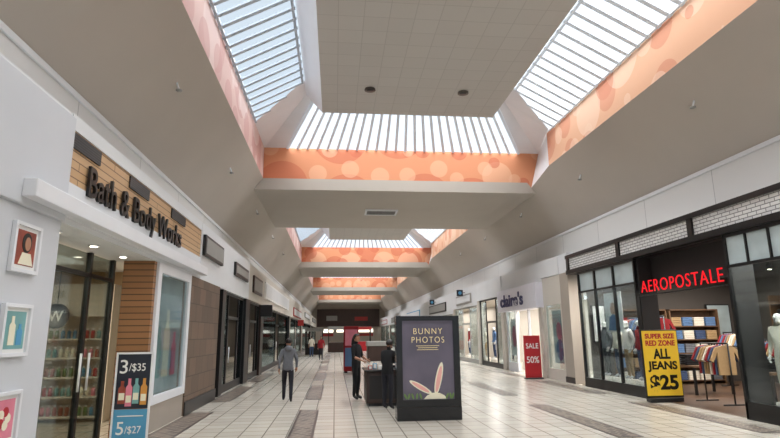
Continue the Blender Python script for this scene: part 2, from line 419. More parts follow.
s.box('canopy',(XL+.05,XL+.20,5.95,13.95,3.24,3.44),M['frost'],.01)
s.box('canopy_soffit',(XL,XL+.05,6.95,13.95,3.24,3.44),M['frost'])
s.box('base_wall',(XL-.45,XL,10.75,13.15,0,.5),M['greypier'])
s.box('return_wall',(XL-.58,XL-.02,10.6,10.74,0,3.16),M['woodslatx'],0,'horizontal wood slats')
s.box('display_window_frame',[(XL-.06,XL+.03,10.75,10.95,.5,3.16),(XL-.06,XL+.03,12.95,13.15,.5,3.16),(XL-.06,XL+.03,10.95,12.95,.5,.66),(XL-.06,XL+.03,10.95,12.95,2.98,3.16)],M['frost'],.005)
s.box('window_glass',(XL-.03,XL-.02,10.95,12.95,.66,2.98),M['glass'])
s.box('window_poster',(XL-.12,XL-.10,10.95,12.95,.66,2.98),M['greyart'])
for (u,z,w_,h_,mm) in ((11.45,.95,.17,1.0,'teal'),(11.95,.95,.2,1.35,'cream'),(12.5,.95,.16,.9,'pink')):
    s.poly('poster_bottle',bottle(u,z,w_,h_),M[mm],'E',XL-.095)
s.box('soffit_panel',(-4.5,XL-.15,6.95,13.1,3.165,3.22),M['white'])
s.box('door_frame',[(-4.2,-4.12,6.95,7.05,0,3.16),(-4.2,-4.12,7.92,7.98,0,2.6),(-4.2,-4.12,9.55,9.63,0,3.16),(-4.2,-4.12,10.5,10.6,0,3.16),(-4.2,-4.12,7.05,10.5,2.75,2.81)],M['black'])
s.each('door_glass',[(-4.17,-4.15,7.05,7.92,.05,2.75),(-4.17,-4.15,7.98,9.55,.05,2.75),(-4.17,-4.15,9.63,10.5,.05,2.75),(-4.17,-4.15,7.05,10.5,2.81,3.14)],M['glassdoor'])
s.tubes('door_handle',[([(-4.08,9.45,.9),(-4.08,9.45,1.5)],[.018,.018])],M['frost'])
s.tubes('door_handle',[([(-4.08,9.75,.9),(-4.08,9.75,1.5)],[.018,.018])],M['frost'])
s.box('stone_pier',(XL-.5,XL+.02,13.2,16.4,0,3.16),M['stone'],0,'brown stone tiles')
s.box('end_fascia',(XL-.15,XL,13.98,17.0,3.16,ZT),M['white'])
s.box('base_trim',(XL+.02,XL+.05,13.2,16.4,0,.3),M['black'])
b=s.box('sign_box',(XL,XL+.08,14.1,16.4,3.78,4.32),M['black'],.01)
s.box('sign_face',(XL+.08,XL+.09,14.2,16.3,3.85,4.25),M['signgrey'],parent=b)
l0=None
for yy in (7.6,8.8,10.0):
    if l0 is None:
        l0=Thing('recessed_light','small glowing downlight in the white entrance soffit','ceiling light',(-3.78,yy,3.16),'entrance soffit downlights')
        l0.tubes('trim_ring',[([(-3.78,yy,3.164),(-3.78,yy,3.145)],[.08,.085])],M['frost'],16)
        l0.tubes('lens',[([(-3.78,yy,3.145),(-3.78,yy,3.14)],[.055,.055])],M['lamp'],16)
    else: dup(l0,(-3.78,yy,3.16))
for (y0,z0,h,mm,lb) in ((5.95,2.44,.54,'rust','white framed picture of a woman in rust tones'),(5.95,1.56,.55,'teal','white framed teal and white bottle picture'),(5.95,.66,.55,'pink','white framed pink floral picture on white pier')):
    p=Thing('framed_picture',lb,'picture',(XL+.012,y0,z0))
    w=.52
    p.box('picture_frame',[(XL+.002,XL+.05,y0,y0+.04,z0,z0+h),(XL+.002,XL+.05,y0+w-.04,y0+w,z0,z0+h),(XL+.002,XL+.05,y0+.04,y0+w-.04,z0,z0+.04),(XL+.002,XL+.05,y0+.04,y0+w-.04,z0+h-.04,z0+h)],M['frost'],.004)
    p.box('print',(XL+.002,XL+.02,y0+.04,y0+w-.04,z0+.04,z0+h-.04),M['print_w'])
    p.poly('artwork',[(y0+.08,z0+.08),(y0+w-.08,z0+.08),(y0+w-.08,z0+h-.08),(y0+.08,z0+h-.08)],M[mm],'E',XL+.021)
    if mm=='rust':
        p.poly('artwork_hair',ell(y0+.27,z0+.33,.09,.11),M['hairm'],'E',XL+.026)
        p.poly('artwork_face',ell(y0+.28,z0+.32,.055,.075),M['skin'],'E',XL+.031)
        p.poly('artwork_dress',[(y0+.14,z0+.09),(y0+.42,z0+.09),(y0+.36,z0+.22),(y0+.2,z0+.22)],M['cream'],'E',XL+.026)
    elif mm=='teal':
        p.poly('artwork_bottle',bottle(y0+.20,z0+.12,.055,.30),M['cream'],'E',XL+.026)
        p.poly('artwork_bottle',bottle(y0+.34,z0+.12,.05,.22),M['blue'],'E',XL+.026)
    else:
        for k in range(5):
            a=k*1.256; p.poly('artwork_petal',ell(y0+.26+.07*math.cos(a),z0+.28+.07*math.sin(a),.05,.05,14),M['redp' if k%2 else 'cream'],'E',XL+.026+.001*k)
struct('wall_left_shop',[(-9,-8.9,2,13.1,0,3.3),(-9,-4.0,13.0,13.1,0,3.3),(-9,-4.15,1.9,2.0,0,3.3)],M['warmint'])
struct('ceiling',[(-9,-4.5,2,13.1,3.22,3.3)],M['white'])
sh=Thing('shelf_unit','tall white product shelf unit filled with bottles inside the shop','shelf',(-6.1,12.8,0))
sh.box('cabinet_body',[(-7.2,-7.14,12.5,12.99,0,2.9),(-4.9,-4.84,12.5,12.99,0,2.9),(-7.14,-4.9,12.94,12.99,0,2.9),(-7.14,-4.9,12.5,12.94,2.2,2.9)],M['shelfw'])
for z in (.1,.5,.9,1.3,1.7): sh.box('shelf_board',(-7.14,-4.9,12.5,12.94,z,z+.03),M['shelfw'])
em=Thing('hanging_sign','round dark emblem sign with white letter hanging in the shop','sign',(-5.85,12.2,2.1))
pl=em.tubes('emblem_disc',[([(-5.85,12.22,2.20),(-5.85,12.18,2.20)],[.26,.26])],M['navy'],32)
em.text('emblem_letter','W',M['print_w'],'S',12.175,-6.0,2.09,.30,.22,.01,.01,parent=pl)
em.tubes('hanging_rod',[([(-5.85,12.2,2.45),(-5.85,12.2,3.2)],[.01,.01])],M['black'])
bcol=['redp','teal','cream','pink','rust','green','blue']
protos=[]
for mm in bcol:
    t=Thing('bottle','small capped lotion bottle standing on a shop shelf','bottle',(-7,12.7,.13),'lotion bottles on the shop shelves')
    t.tubes('bottle_body',[([(-7,12.7,.131),(-7,12.7,.28),(-7,12.7,.31)],[.04,.04,.018])],M[mm])
    t.tubes('cap',[([(-7,12.7,.31),(-7,12.7,.35)],[.018,.018])],M['frost'])
    protos.append(t)
k=0
for z in (.13,.53,.93,1.33,1.73):
    for i in range(17):
        x=-7.03+i*.125
        if k<7: protos[k].e.location=(x,12.7,z)
        else: dup(protos[(i//3+int(z*10))%7],(x,12.7,z))
        k+=1
t=Thing('display_table','round white tiered product table inside the shop','table',(-5.9,9.6,0))
t.tubes('table_base',[([(-5.9,9.6,0),(-5.9,9.6,.05),(-5.9,9.6,.06),(-5.9,9.6,.8)],[.35,.35,.06,.06])],M['wood'],20)
t.tubes('table_top',[([(-5.9,9.6,.8),(-5.9,9.6,.85)],[.6,.6])],M['shelfw'],28)
for i in range(10):
    a=i*.628; dup(protos[i%7],(-5.9+.4*math.cos(a),9.6+.4*math.sin(a),.85))
# poster stand
ox=.34
g=Thing('poster_stand','framed floor poster stand with sale prices beside the shop entrance','sign',(-3.66+ox,9.7,0))
g.box('base',(-3.93+ox,-3.39+ox,9.55,9.85,0,.05),M['black'],.01)
g.box('stand_frame',[(-3.95+ox,-3.92+ox,9.68,9.72,.05,1.5),(-3.40+ox,-3.37+ox,9.68,9.72,.05,1.5),(-3.92+ox,-3.40+ox,9.68,9.72,1.47,1.5),(-3.92+ox,-3.40+ox,9.68,9.72,.05,.08)],M['frost'])
up=g.box('poster',(-3.92+ox,-3.40+ox,9.69,9.71,.60,1.47),M['navy'],0,'dark photographic poster')
lo=g.box('poster',(-3.92+ox,-3.40+ox,9.69,9.71,.08,.59),M['blue'],0,'light blue price poster')
g.text('price_lettering','3',M['print_w'],'S',9.688,-3.88+ox,1.16,.12,.22,.004,.004,parent=up)
g.text('price_lettering','/$35',M['print_w'],'S',9.688,-3.74+ox,1.18,.26,.14,.004,.004,parent=up)
g.text('price_lettering','5',M['print_w'],'S',9.688,-3.86+ox,.20,.11,.20,.004,.004,parent=lo)
g.text('price_lettering','/$27',M['print_w'],'S',9.688,-3.73+ox,.20,.25,.13,.004,.004,parent=lo)
g.poly('poster_rule',[(-3.86+ox,.48),(-3.46+ox,.48),(-3.46+ox,.495),(-3.86+ox,.495)],M['print_w'],'S',9.688,parent=lo)
for k,(u,z0,h_,w_,mm) in enumerate(((-3.82,.68,.36,.055,'rust'),(-3.71,.64,.44,.05,'pink'),(-3.60,.68,.40,.05,'teal'),(-3.48,.66,.42,.05,'amber'))):
    bb=g.poly('poster_bottle',bottle(u+ox,z0,w_,h_),M[mm],'S',9.687-.0005*k,parent=up)
    g.poly('poster_label',[(u+ox-w_*.8,z0+.06),(u+ox+w_*.8,z0+.06),(u+ox+w_*.8,z0+.17),(u+ox-w_*.8,z0+.17)],M['cream'],'S',9.682,parent=up)
g.e.rotation_euler=(0,0,math.radians(4))

# ------------------------------------------------------------ generic shops
def shop(side,y0,y1,label,fascia,frame,signm,pier,sign=(3.7,4.3),zt=3.15,signspan=None,top=ZT,thk=.08,glz='glassd',pwid=.5):
    X=XL if side=='L' else XR; d=-1 if side=='L' else 1
    def B(a,b,ya,yb,za,zb):
        xa,xb=X+d*a,X+d*b
        return (min(xa,xb),max(xa,xb),ya,yb,za,zb)
    s=Thing('storefront',label,'storefront',(X,y0,0))
    s.box('fascia',B(0,.15,y0,y1,zt,top),fascia)
    pw=min(pwid,(y1-y0)*.1)
    s.box('pier',B(0,.3,y0,y0+pw,0,zt),pier); s.box('pier',B(0,.3,y1-pw,y1,0,zt),pier)
    a,b=y0+pw,y1-pw
    dm=(a+b)/2; dw=.95
    s.box('window_frame',[B(.1,.15,a,b,zt-.08,zt),B(.1,.15,a,b,0,.25)]+[B(.1,.15,q-.03,q+.03,.25,zt-.08) for q in [a+.03,b-.03,dm-dw,dm+dw]],frame)
    s.each('window_glass',[B(.13,.14,a,dm-dw,.25,zt-.1),B(.13,.14,dm+dw,b,.25,zt-.1)],M[glz])
    dr=s.box('door',[B(.1,.16,dm-dw+.04,dm-dw+.10,.25,2.3),B(.1,.16,dm+dw-.10,dm+dw-.04,.25,2.3),B(.1,.16,dm-dw,dm+dw,2.3,2.40)],frame)
    q=X+d*.05
    s.tubes('handle',[([(q,dm-dw+.09,.9),(q,dm-dw+.09,1.4)],[.02,.02])],M['frost'],parent=dr)
    if signm is not None:
        sa,sb_=signspan if signspan else (y0+(y1-y0)*.2,y1-(y1-y0)*.2)
        bx=s.box('sign_box',B(-thk,0,sa,sb_,sign[0],sign[1]),signm,.01)
        s.box('sign_face',B(-thk-.012,-thk,sa+.1,sb_-.1,sign[0]+.1,sign[1]-.1),M['signgrey'] if signm in (M['black'],M['brown']) else M['white'],parent=bx)
    return s
shop('L',17.0,21.9,'dark storefront with black framed sign box and black framed glass',M['white'],M['black'],M['black'],M['black'],signspan=(18.5,21.2),sign=(3.75,4.2))
shop('L',21.9,26.2,'brown storefront with wooden sign box and dark glass',M['offwhite'],M['black'],M['brown'],M['brown'],sign=(3.5,4.2))
shop('L',26.2,42,'storefront with long white sign box over dark windows',M['offwhite'],M['black'],M['print_w'],M['black'],sign=(3.5,4.3),signspan=(26.6,40))
shop('L',42,58,'storefront with red sign box and dark windows',M['offwhite'],M['black'],M['signred'],M['greypier'],sign=(3.3,4.0))
shop('L',58,78,'storefront with grey sign box and dark windows',M['offwhite'],M['black'],M['signgrey'],M['brown'])
shop('L',78,101,'distant storefront with brown sign box',M['offwhite'],M['black'],M['brown'],M['greypier'])
for (y,mm,lb) in ((24.0,'black','slim black blade sign projecting from the storefront fascia'),(48,'signred','red blade sign projecting from the storefront fascia')):
    b=Thing('blade_sign',lb,'sign',(-3.2,y,2.9))
    b.box('sign_panel',(-3.2,-2.7,y-.05,y+.05,2.55,3.05),M[mm],.01); b.box('bracket',(-3.38,-3.2,y-.02,y+.02,2.85,2.9),M['black'])
struct('wall_left_store',[(-9,-8.9,16.2,101,0,3.4),(-9,-3.95,16.1,16.2,0,3.4)],M['dark'])
struct('ceiling',[(-9,-3.6,16.2,101,3.2,3.3)],M['dark'])

# ------------------------------------------------------------ RIGHT : clothing shop
s=Thing('storefront','black framed clothing storefront with white brick band and red letters','storefront',(XR,5,0))
s.box('header_beam',[(XR-.05,XR+.2,5,18.7,4.34,4.46),(XR-.05,XR+.2,5,18.7,3.78,3.93)]+[(XR-.05,XR+.2,y-.06,y+.12,3.93,4.34) for y in (18.52,15.0,11.66,8.2,5.1)],M['blacks'])
for a,b in ((5.2,8.14),(8.32,11.6),(11.78,14.94),(15.12,18.46)):
    s.box('brick_panel',(XR,XR+.1,a,b,3.93,4.34),M['wbrick'])
fy=[14.35,15.55,16.75,17.9]
s.box('window_frame',[(XR,XR+.08,y-.035,y+.035,0,3.78) for y in fy]+[(XR,XR+.08,14.3,17.95,3.06,3.12),(XR,XR+.08,14.3,17.95,0,.3),(XR,XR+.08,14.3,17.95,3.7,3.78)],M['blacks'])
s.each('window_glass',[(XR+.03,XR+.04,a,b,.3,3.06) for a,b in ((14.38,15.51),(15.59,16.71),(16.79,17.86))],M['glass'])
fy=[5.1,7.0,8.9,10.7]
tr=[9.5,10.1,8.3,7.7]
s.box('window_frame',[(XR,XR+.08,y-.035,y+.035,0,3.78) for y in fy]+[(XR,XR+.08,y-.02,y+.02,3.12,3.78) for y in tr]+[(XR,XR+.08,5.1,10.72,3.06,3.12),(XR,XR+.08,5.1,10.72,0,.35),(XR,XR+.08,5.1,10.72,3.7,3.78)],M['blacks'])
s.each('window_glass',[(XR+.03,XR+.04,a,b,.35,3.06) for a,b in ((5.14,6.96),(7.04,8.86),(8.94,10.66))],M['glass'])
s.box('transom_glass',(XR+.04,XR+.06,5.1,10.7,3.12,3.7),M['greyart'],0,'pale frosted transom panes')
s.box('transom_glass',(XR+.06,XR+.08,14.35,17.9,3.12,3.7),M['greyart'],0,'pale frosted transom panes')
rail=s.box('letter_rail',(XR+.02,XR+.05,10.74,14.3,2.70,2.73),M['blacks'])
s.text('sign_lettering','AEROPOSTALE',M['red'],'W',XR-.03,13.98,2.78,3.18,.31,.015,-.006,parent=rail,space=1.14)
s.each('recess_wall',[(XR+.1,XR+.6,14.3,14.36,0,3.78),(XR+.1,XR+.6,10.70,10.76,0,3.78)],M['dark2'])
s.box('recess_header',(XR+.5,XR+.6,10.76,14.3,2.95,3.78),M['dark2'])
wg=s.box('window_graphic',(XR+.25,XR+.27,15.62,16.68,1.75,2.95),M['print_w'],0,'white fashion window graphic')
s.poly('graphic_figure',ell(16.15,2.45,.16,.2),M['skin'],'W',XR+.245,parent=wg)
s.poly('graphic_figure',[(15.8,1.8),(16.5,1.8),(16.4,2.2),(16.15,2.3),(15.9,2.2)],M['bluecloth'],'W',XR+.243,parent=wg)
struct('wall_right_shop',[(15,15.1,5,18.7,0,3.8),(9.0,15,18.72,18.8,0,3.8),(8.6,15,4.9,4.98,0,3.8)],M['int'])
struct('ceiling',[(8.5,15,5,18.7,3.79,3.85)],M['dark2'])
struct('floor',[(8.45,15,5,18.7,0,.006)],M['woodfloor'])
trim([(XR,XR+.2,-8,5,3.78,4.46)],M['white'])
trim([(XR,XR+.2,-8,5,0,3.78)],M['offwhite'])
tk=None
for x in (9.1,11,13):
    for y in (8,10,12,13.6,15,16.4,17.6):
        if tk is None:
            tk=Thing('track_light','small black cylinder track spotlight with warm glowing lens','ceiling light',(x,y,3.79),'track spotlights in the clothing shop')
            tk.tubes('lamp_housing',[([(x,y,3.79),(x,y,3.74),(x,y,3.73),(x,y,3.55)],[.02,.02,.06,.06])],M['black'],14)
            tk.tubes('lens',[([(x,y,3.549),(x,y,3.54)],[.05,.05])],M['lamp'],14)
        else: dup(tk,(x,y,3.79))
s=Thing('pier','taupe painted pier between two storefronts','pier',(XR,18.7,0))
s.box('column',(XR+.05,XR+.6,18.82,19.55,0,3.9),M['greypier'],.01)
s.box('fascia',(XR+.05,XR+.6,18.82,19.55,3.9,ZT),M['white'])
s.box('base_trim',(XR+.02,XR+.05,18.82,19.55,0,.2),M['black'])
s=Thing('storefront','white accessories storefront with boxy sign and dark blue lettering','storefront',(XR,19.6,0))
s.box('window_frame',[(XR+.1,XR+.2,19.6,19.75,0,3.9),(XR+.1,XR+.2,21.25,21.4,0,3.9),(XR+.1,XR+.2,19.75,21.25,0,.4),(XR+.1,XR+.2,19.75,21.25,2.8,3.9)],M['offwhite'])
s.box('window_glass',(XR+.14,XR+.15,19.75,21.25,.4,2.8),M['glass'])
s.box('window_poster',(XR+.3,XR+.32,19.9,21.1,.6,2.6),M['greyart'])
s.poly('poster_figure',ell(20.5,1.8,.25,.35),M['pink'],'W',XR+.29); s.poly('poster_figure',ell(20.5,1.1,.35,.4),M['bluecloth'],'W',XR+.288)
sg=s.box('sign_box',(XR-.22,XR+.4,21.4,26.7,2.75,3.78),M['lav'],.02)
s.text('sign_lettering',"claire's",M['purple'],'W',XR-.222,26.1,2.95,3.2,.60,.03,.026,parent=sg,space=1.05)
s.box('fascia',[(XR+.05,XR+.2,19.6,26.7,3.92,ZT),(XR+.05,XR+.2,21.4,26.7,3.78,3.92)],M['white'])
s.each('pier',[(XR,XR+.3,21.4,21.75,0,2.75),(XR,XR+.3,26.4,26.7,0,2.75)],M['offwhite'])
s.each('window_mullion',[(XR+.1,XR+.2,y-.05,y+.05,0,2.75) for y in (21.8,23.3,25.0,26.35)],M['frost'])
s.box('window_base',(XR+.1,XR+.2,25.05,26.3,0,.4),M['frost'])
s.box('window_glass',(XR+.14,XR+.15,25.05,26.3,.4,2.75),M['glass'])
s.box('window_poster',(XR+.25,XR+.27,25.2,26.2,.7,2.4),M['print_w'])
s.poly('poster_figure',ell(25.7,1.6,.3,.5),M['pink'],'W',XR+.24)
struct('wall_right_shop',[(12,12.1,18.8,26.6,0,3.3)],M['offwhite'])
struct('ceiling',[(8.7,12,18.8,26.6,3.3,3.35)],M['white'])
dx=-.02
g=Thing('poster_stand','red sale poster stand outside the accessories shop','sign',(7.75+dx,21.2,0))
g.box('base',(7.4+dx,8.1+dx,21.05,21.35,0,.05),M['black'],.01)
pp=g.box('poster',(7.42+dx,8.08+dx,21.18,21.22,.05,1.65),M['redp'],.005)
g.text('sign_lettering','SALE',M['print_w'],'S',21.177,7.5+dx,1.15,.5,.2,.004,.01,parent=pp)
g.text('sign_lettering','50%',M['print_w'],'S',21.177,7.5+dx,.6,.5,.25,.004,.01,parent=pp)

shop('R',26.7,31.4,'glass clothing storefront with dark frame and mannequins',M['white'],M['black'],None,M['offwhite'],zt=3.6,glz='glass',pwid=.2)
shop('R',31.4,38,'glass storefront with pale frame and pale fascia',M['white'],M['signgrey'],M['signgrey'],M['offwhite'],zt=3.4,sign=(3.6,4.2),glz='glass',pwid=.2)
shop('R',38,50,'storefront with black sign and wide lit glass',M['white'],M['signgrey'],M['black'],M['offwhite'],sign=(3.4,4.1),glz='glass',pwid=.3)
shop('R',50,66,'storefront with blue sign and wide lit glass',M['white'],M['signgrey'],M['blue'],M['offwhite'],sign=(3.4,4.1),glz='glass')
shop('R',66,84,'storefront with brown sign and dark glass',M['white'],M['black'],M['brown'],M['greypier'],sign=(3.4,4.1))
shop('R',84,101,'distant storefront with red sign',M['white'],M['black'],M['signred'],M['offwhite'],sign=(3.4,4.1))
struct('wall_right_store',[(11.5,11.6,26.8,101,0,3.7),(9.2,11.5,26.65,26.69,0,3.7)],M['int2'])
struct('ceiling',[(8.5,11.5,26.7,101,3.65,3.75)],M['int2'])
b=Thing('blade_sign','small square navy sign projecting from the white wall','sign',(8.0,34.3,4.4))
b.box('sign_panel',(7.75,8.15,34.26,34.34,4.1,4.5),M['navy'],.01); b.box('bracket',(8.15,8.29,34.28,34.32,4.3,4.34),M['black'])
b.poly('sign_mark',ell(7.95,4.3,.11,.11),M['blue'],'S',34.259)
dup(b,(8.0,44.5,4.4),label='small navy sign projecting from the white wall further along')

dx=.16
g=Thing('poster_stand','yellow floor sign advertising jeans in the clothing shop entrance','sign',(8.2+dx,13.6,0))
g.box('base',(7.76+dx,8.64+dx,13.48,13.72,.007,.12),M['black'],.02)
fr=g.box('sign_frame',(7.70+dx,8.70+dx,13.57,13.63,.12,1.80),M['black'],.01)
g.box('sign_face',(7.73+dx,8.67+dx,13.55,13.57,.16,1.77),M['yellow'],parent=fr)
for (tx,m_,u,z,w,h) in (('SUPER SIZE',M['redp'],7.80,1.57,.80,.13),('RED ZONE',M['redp'],7.80,1.39,.80,.14),('ALL',M['blacks'],7.98,1.06,.46,.26),('JEANS',M['blacks'],7.80,.74,.80,.27),('$25',M['blacks'],7.82,.25,.76,.42)):
    g.text('sign_lettering',tx,m_,'S',13.55,u+dx,z,w,h,.004,.04,parent=fr)

# ------------------------------------------------------------ centre advertising kiosk
g=Thing('advertising_display','freestanding black framed digital display with purple-grey bunny poster','display',(1.97,11.8,0))
g.box('base',(1.29,2.65,11.6,12.0,0,.28),M['blackg'],.015)
fr=g.box('housing',[(1.29,1.42,11.64,11.94,.28,2.13),(2.52,2.65,11.64,11.94,.28,2.13),(1.42,2.52,11.64,11.94,2.03,2.13),(1.42,2.52,11.64,11.94,.28,.41),(1.42,2.52,11.72,11.94,.41,2.03)],M['blackg'])
sc=g.box('screen',(1.42,2.52,11.69,11.72,.41,2.03),M['olive'],0,'purple-grey lit poster screen')
g.text('poster_lettering','BUNNY',M['gold'],'S',11.69,1.67,1.75,.62,.12,.003,-.02,parent=sc,space=1.25)
g.text('poster_lettering','PHOTOS',M['gold'],'S',11.69,1.63,1.57,.70,.12,.003,-.02,parent=sc,space=1.25)
for k,(ww,z) in enumerate(((.50,1.50),(.42,1.46),(.46,1.42))):
    g.poly('poster_rule',[(1.97-ww/2,z),(1.97+ww/2,z),(1.97+ww/2,z+.007),(1.97-ww/2,z+.007)],M['gold'],'S',11.69,parent=sc)
g.poly('poster_ear',ell(1.80,.66,.058,.27,24,1.05),M['cream'],'S',11.69,parent=sc)
g.poly('poster_ear',ell(2.19,.83,.068,.34,24,-.22),M['cream'],'S',11.69,parent=sc)
g.poly('ear_inner',ell(1.80,.66,.036,.21,24,1.05),M['earin'],'S',11.685,parent=sc)
g.poly('ear_inner',ell(2.19,.82,.044,.27,24,-.22),M['earin'],'S',11.685,parent=sc)
g.poly('poster_head',[(1.86,.42),(2.36,.42),(2.30,.49),(2.2,.54),(2.05,.545),(1.93,.49)],M['cream'],'S',11.684,parent=sc)
for k,(u,r) in enumerate(((1.48,.5),(1.55,-.3),(1.63,.3),(1.72,-.1),(1.8,.3),(2.36,-.4),(2.43,.1),(2.48,-.3))):
    g.poly('poster_leaf',ell(u,.48,.022,.065,14,r),M['green'],'S',11.680-.0005*k,.002,parent=sc)

g=Thing('kiosk_counter','low dark brown mall kiosk counter behind the advertising display','kiosk',(1.7,14.6,0))
g.box('counter_body',(.80,2.45,14.05,15.3,.08,.84),M['brown'],.02)
g.box('plinth',(.85,2.4,14.1,15.25,0,.08),M['black'])
g.box('countertop',(.75,2.5,14.0,15.35,.84,.88),M['blacks'],.01)
g.each('panel',[(.87,1.58,14.03,14.05,.18,.74),(1.68,2.38,14.03,14.05,.18,.74)],M['dark2'])
rk=g.box('display_rack',[(2.52,2.56,14.3,14.34,0,1.5),(2.93,2.97,14.3,14.34,0,1.5),(2.52,2.56,15.0,15.04,0,1.5),(2.93,2.97,15.0,15.04,0,1.5)]+[(2.52,2.97,14.3,15.04,z,z+.03) for z in (.1,.5,.9,1.3,1.5)],M['frost'])
for i,(x,y,h,mm) in enumerate(((.90,14.2,.10,'redp'),(1.04,14.5,.14,'blue'),(1.16,14.2,.09,'print_w'),(1.40,14.7,.12,'tan'))):
    t=Thing('product_box','small coloured product carton on the kiosk counter','box',(x,y,.88),'cartons on the kiosk counter')
    t.box('carton',(x-.05,x+.05,y-.05,y+.05,.881,.88+h),M[mm],.004); t.box('carton_label',(x-.035,x+.035,y-.055,y-.05,.895,.865+h),M['print_w'])
t=Thing('cash_register','small black touch screen register on the kiosk counter','cash register',(1.5,15.0,.88))
t.box('register_base',(1.35,1.65,14.88,15.12,.881,.94),M['black'],.01); t.box('stand',(1.48,1.52,15.0,15.04,.94,1.0),M['black']); t.box('screen',(1.35,1.65,14.98,15.01,.98,1.18),M['blacks'],.005)

g=Thing('vending_machine','tall red and blue lit machine standing in the concourse','vending machine',(.75,26.6,0))
g.box('cabinet_body',(.42,1.12,26.3,27.1,.08,2.15),M['redcloth'],.03)
g.box('screen',(.48,1.06,26.28,26.3,1.25,2.0),M['pink']); g.box('screen',(.48,1.06,26.28,26.3,.3,1.15),M['bluecloth'])
g.each('foot',[(.45,.6,26.4,26.5,0,.08),(.95,1.1,26.4,26.5,0,.08),(.45,.6,26.9,27.0,0,.08),(.95,1.1,26.9,27.0,0,.08)],M['black'])
for (x,y,w,h,mm,lb) in ((-1.9,52,1.6,2.4,'dark2','dark kiosk stand in the far concourse'),(.3,58,2.0,2.6,'brown','brown kiosk in the far concourse'),(3.0,38,1.6,1.3,'brown','low brown kiosk in the concourse'),(2.9,62,2.2,2.6,'redp','red kiosk in the far concourse')):
    g=Thing('kiosk',lb,'kiosk',(x,y,0))
    g.box('counter_body',(x-w/2,x+w/2,y-.7,y+.7,0,1.0),M[mm],.02)
    g.each('post',[(x+sx*(w/2-.06)-.04,x+sx*(w/2-.06)+.04,y+sy*.6-.04,y+sy*.6+.04,1.0,h-.3) for sx in (-1,1) for sy in (-1,1)],M['black'])
    g.box('canopy',(x-w/2-.05,x+w/2+.05,y-.75,y+.75,h-.3,h),M['signgrey' if mm!='redp' else 'signred'],.02)

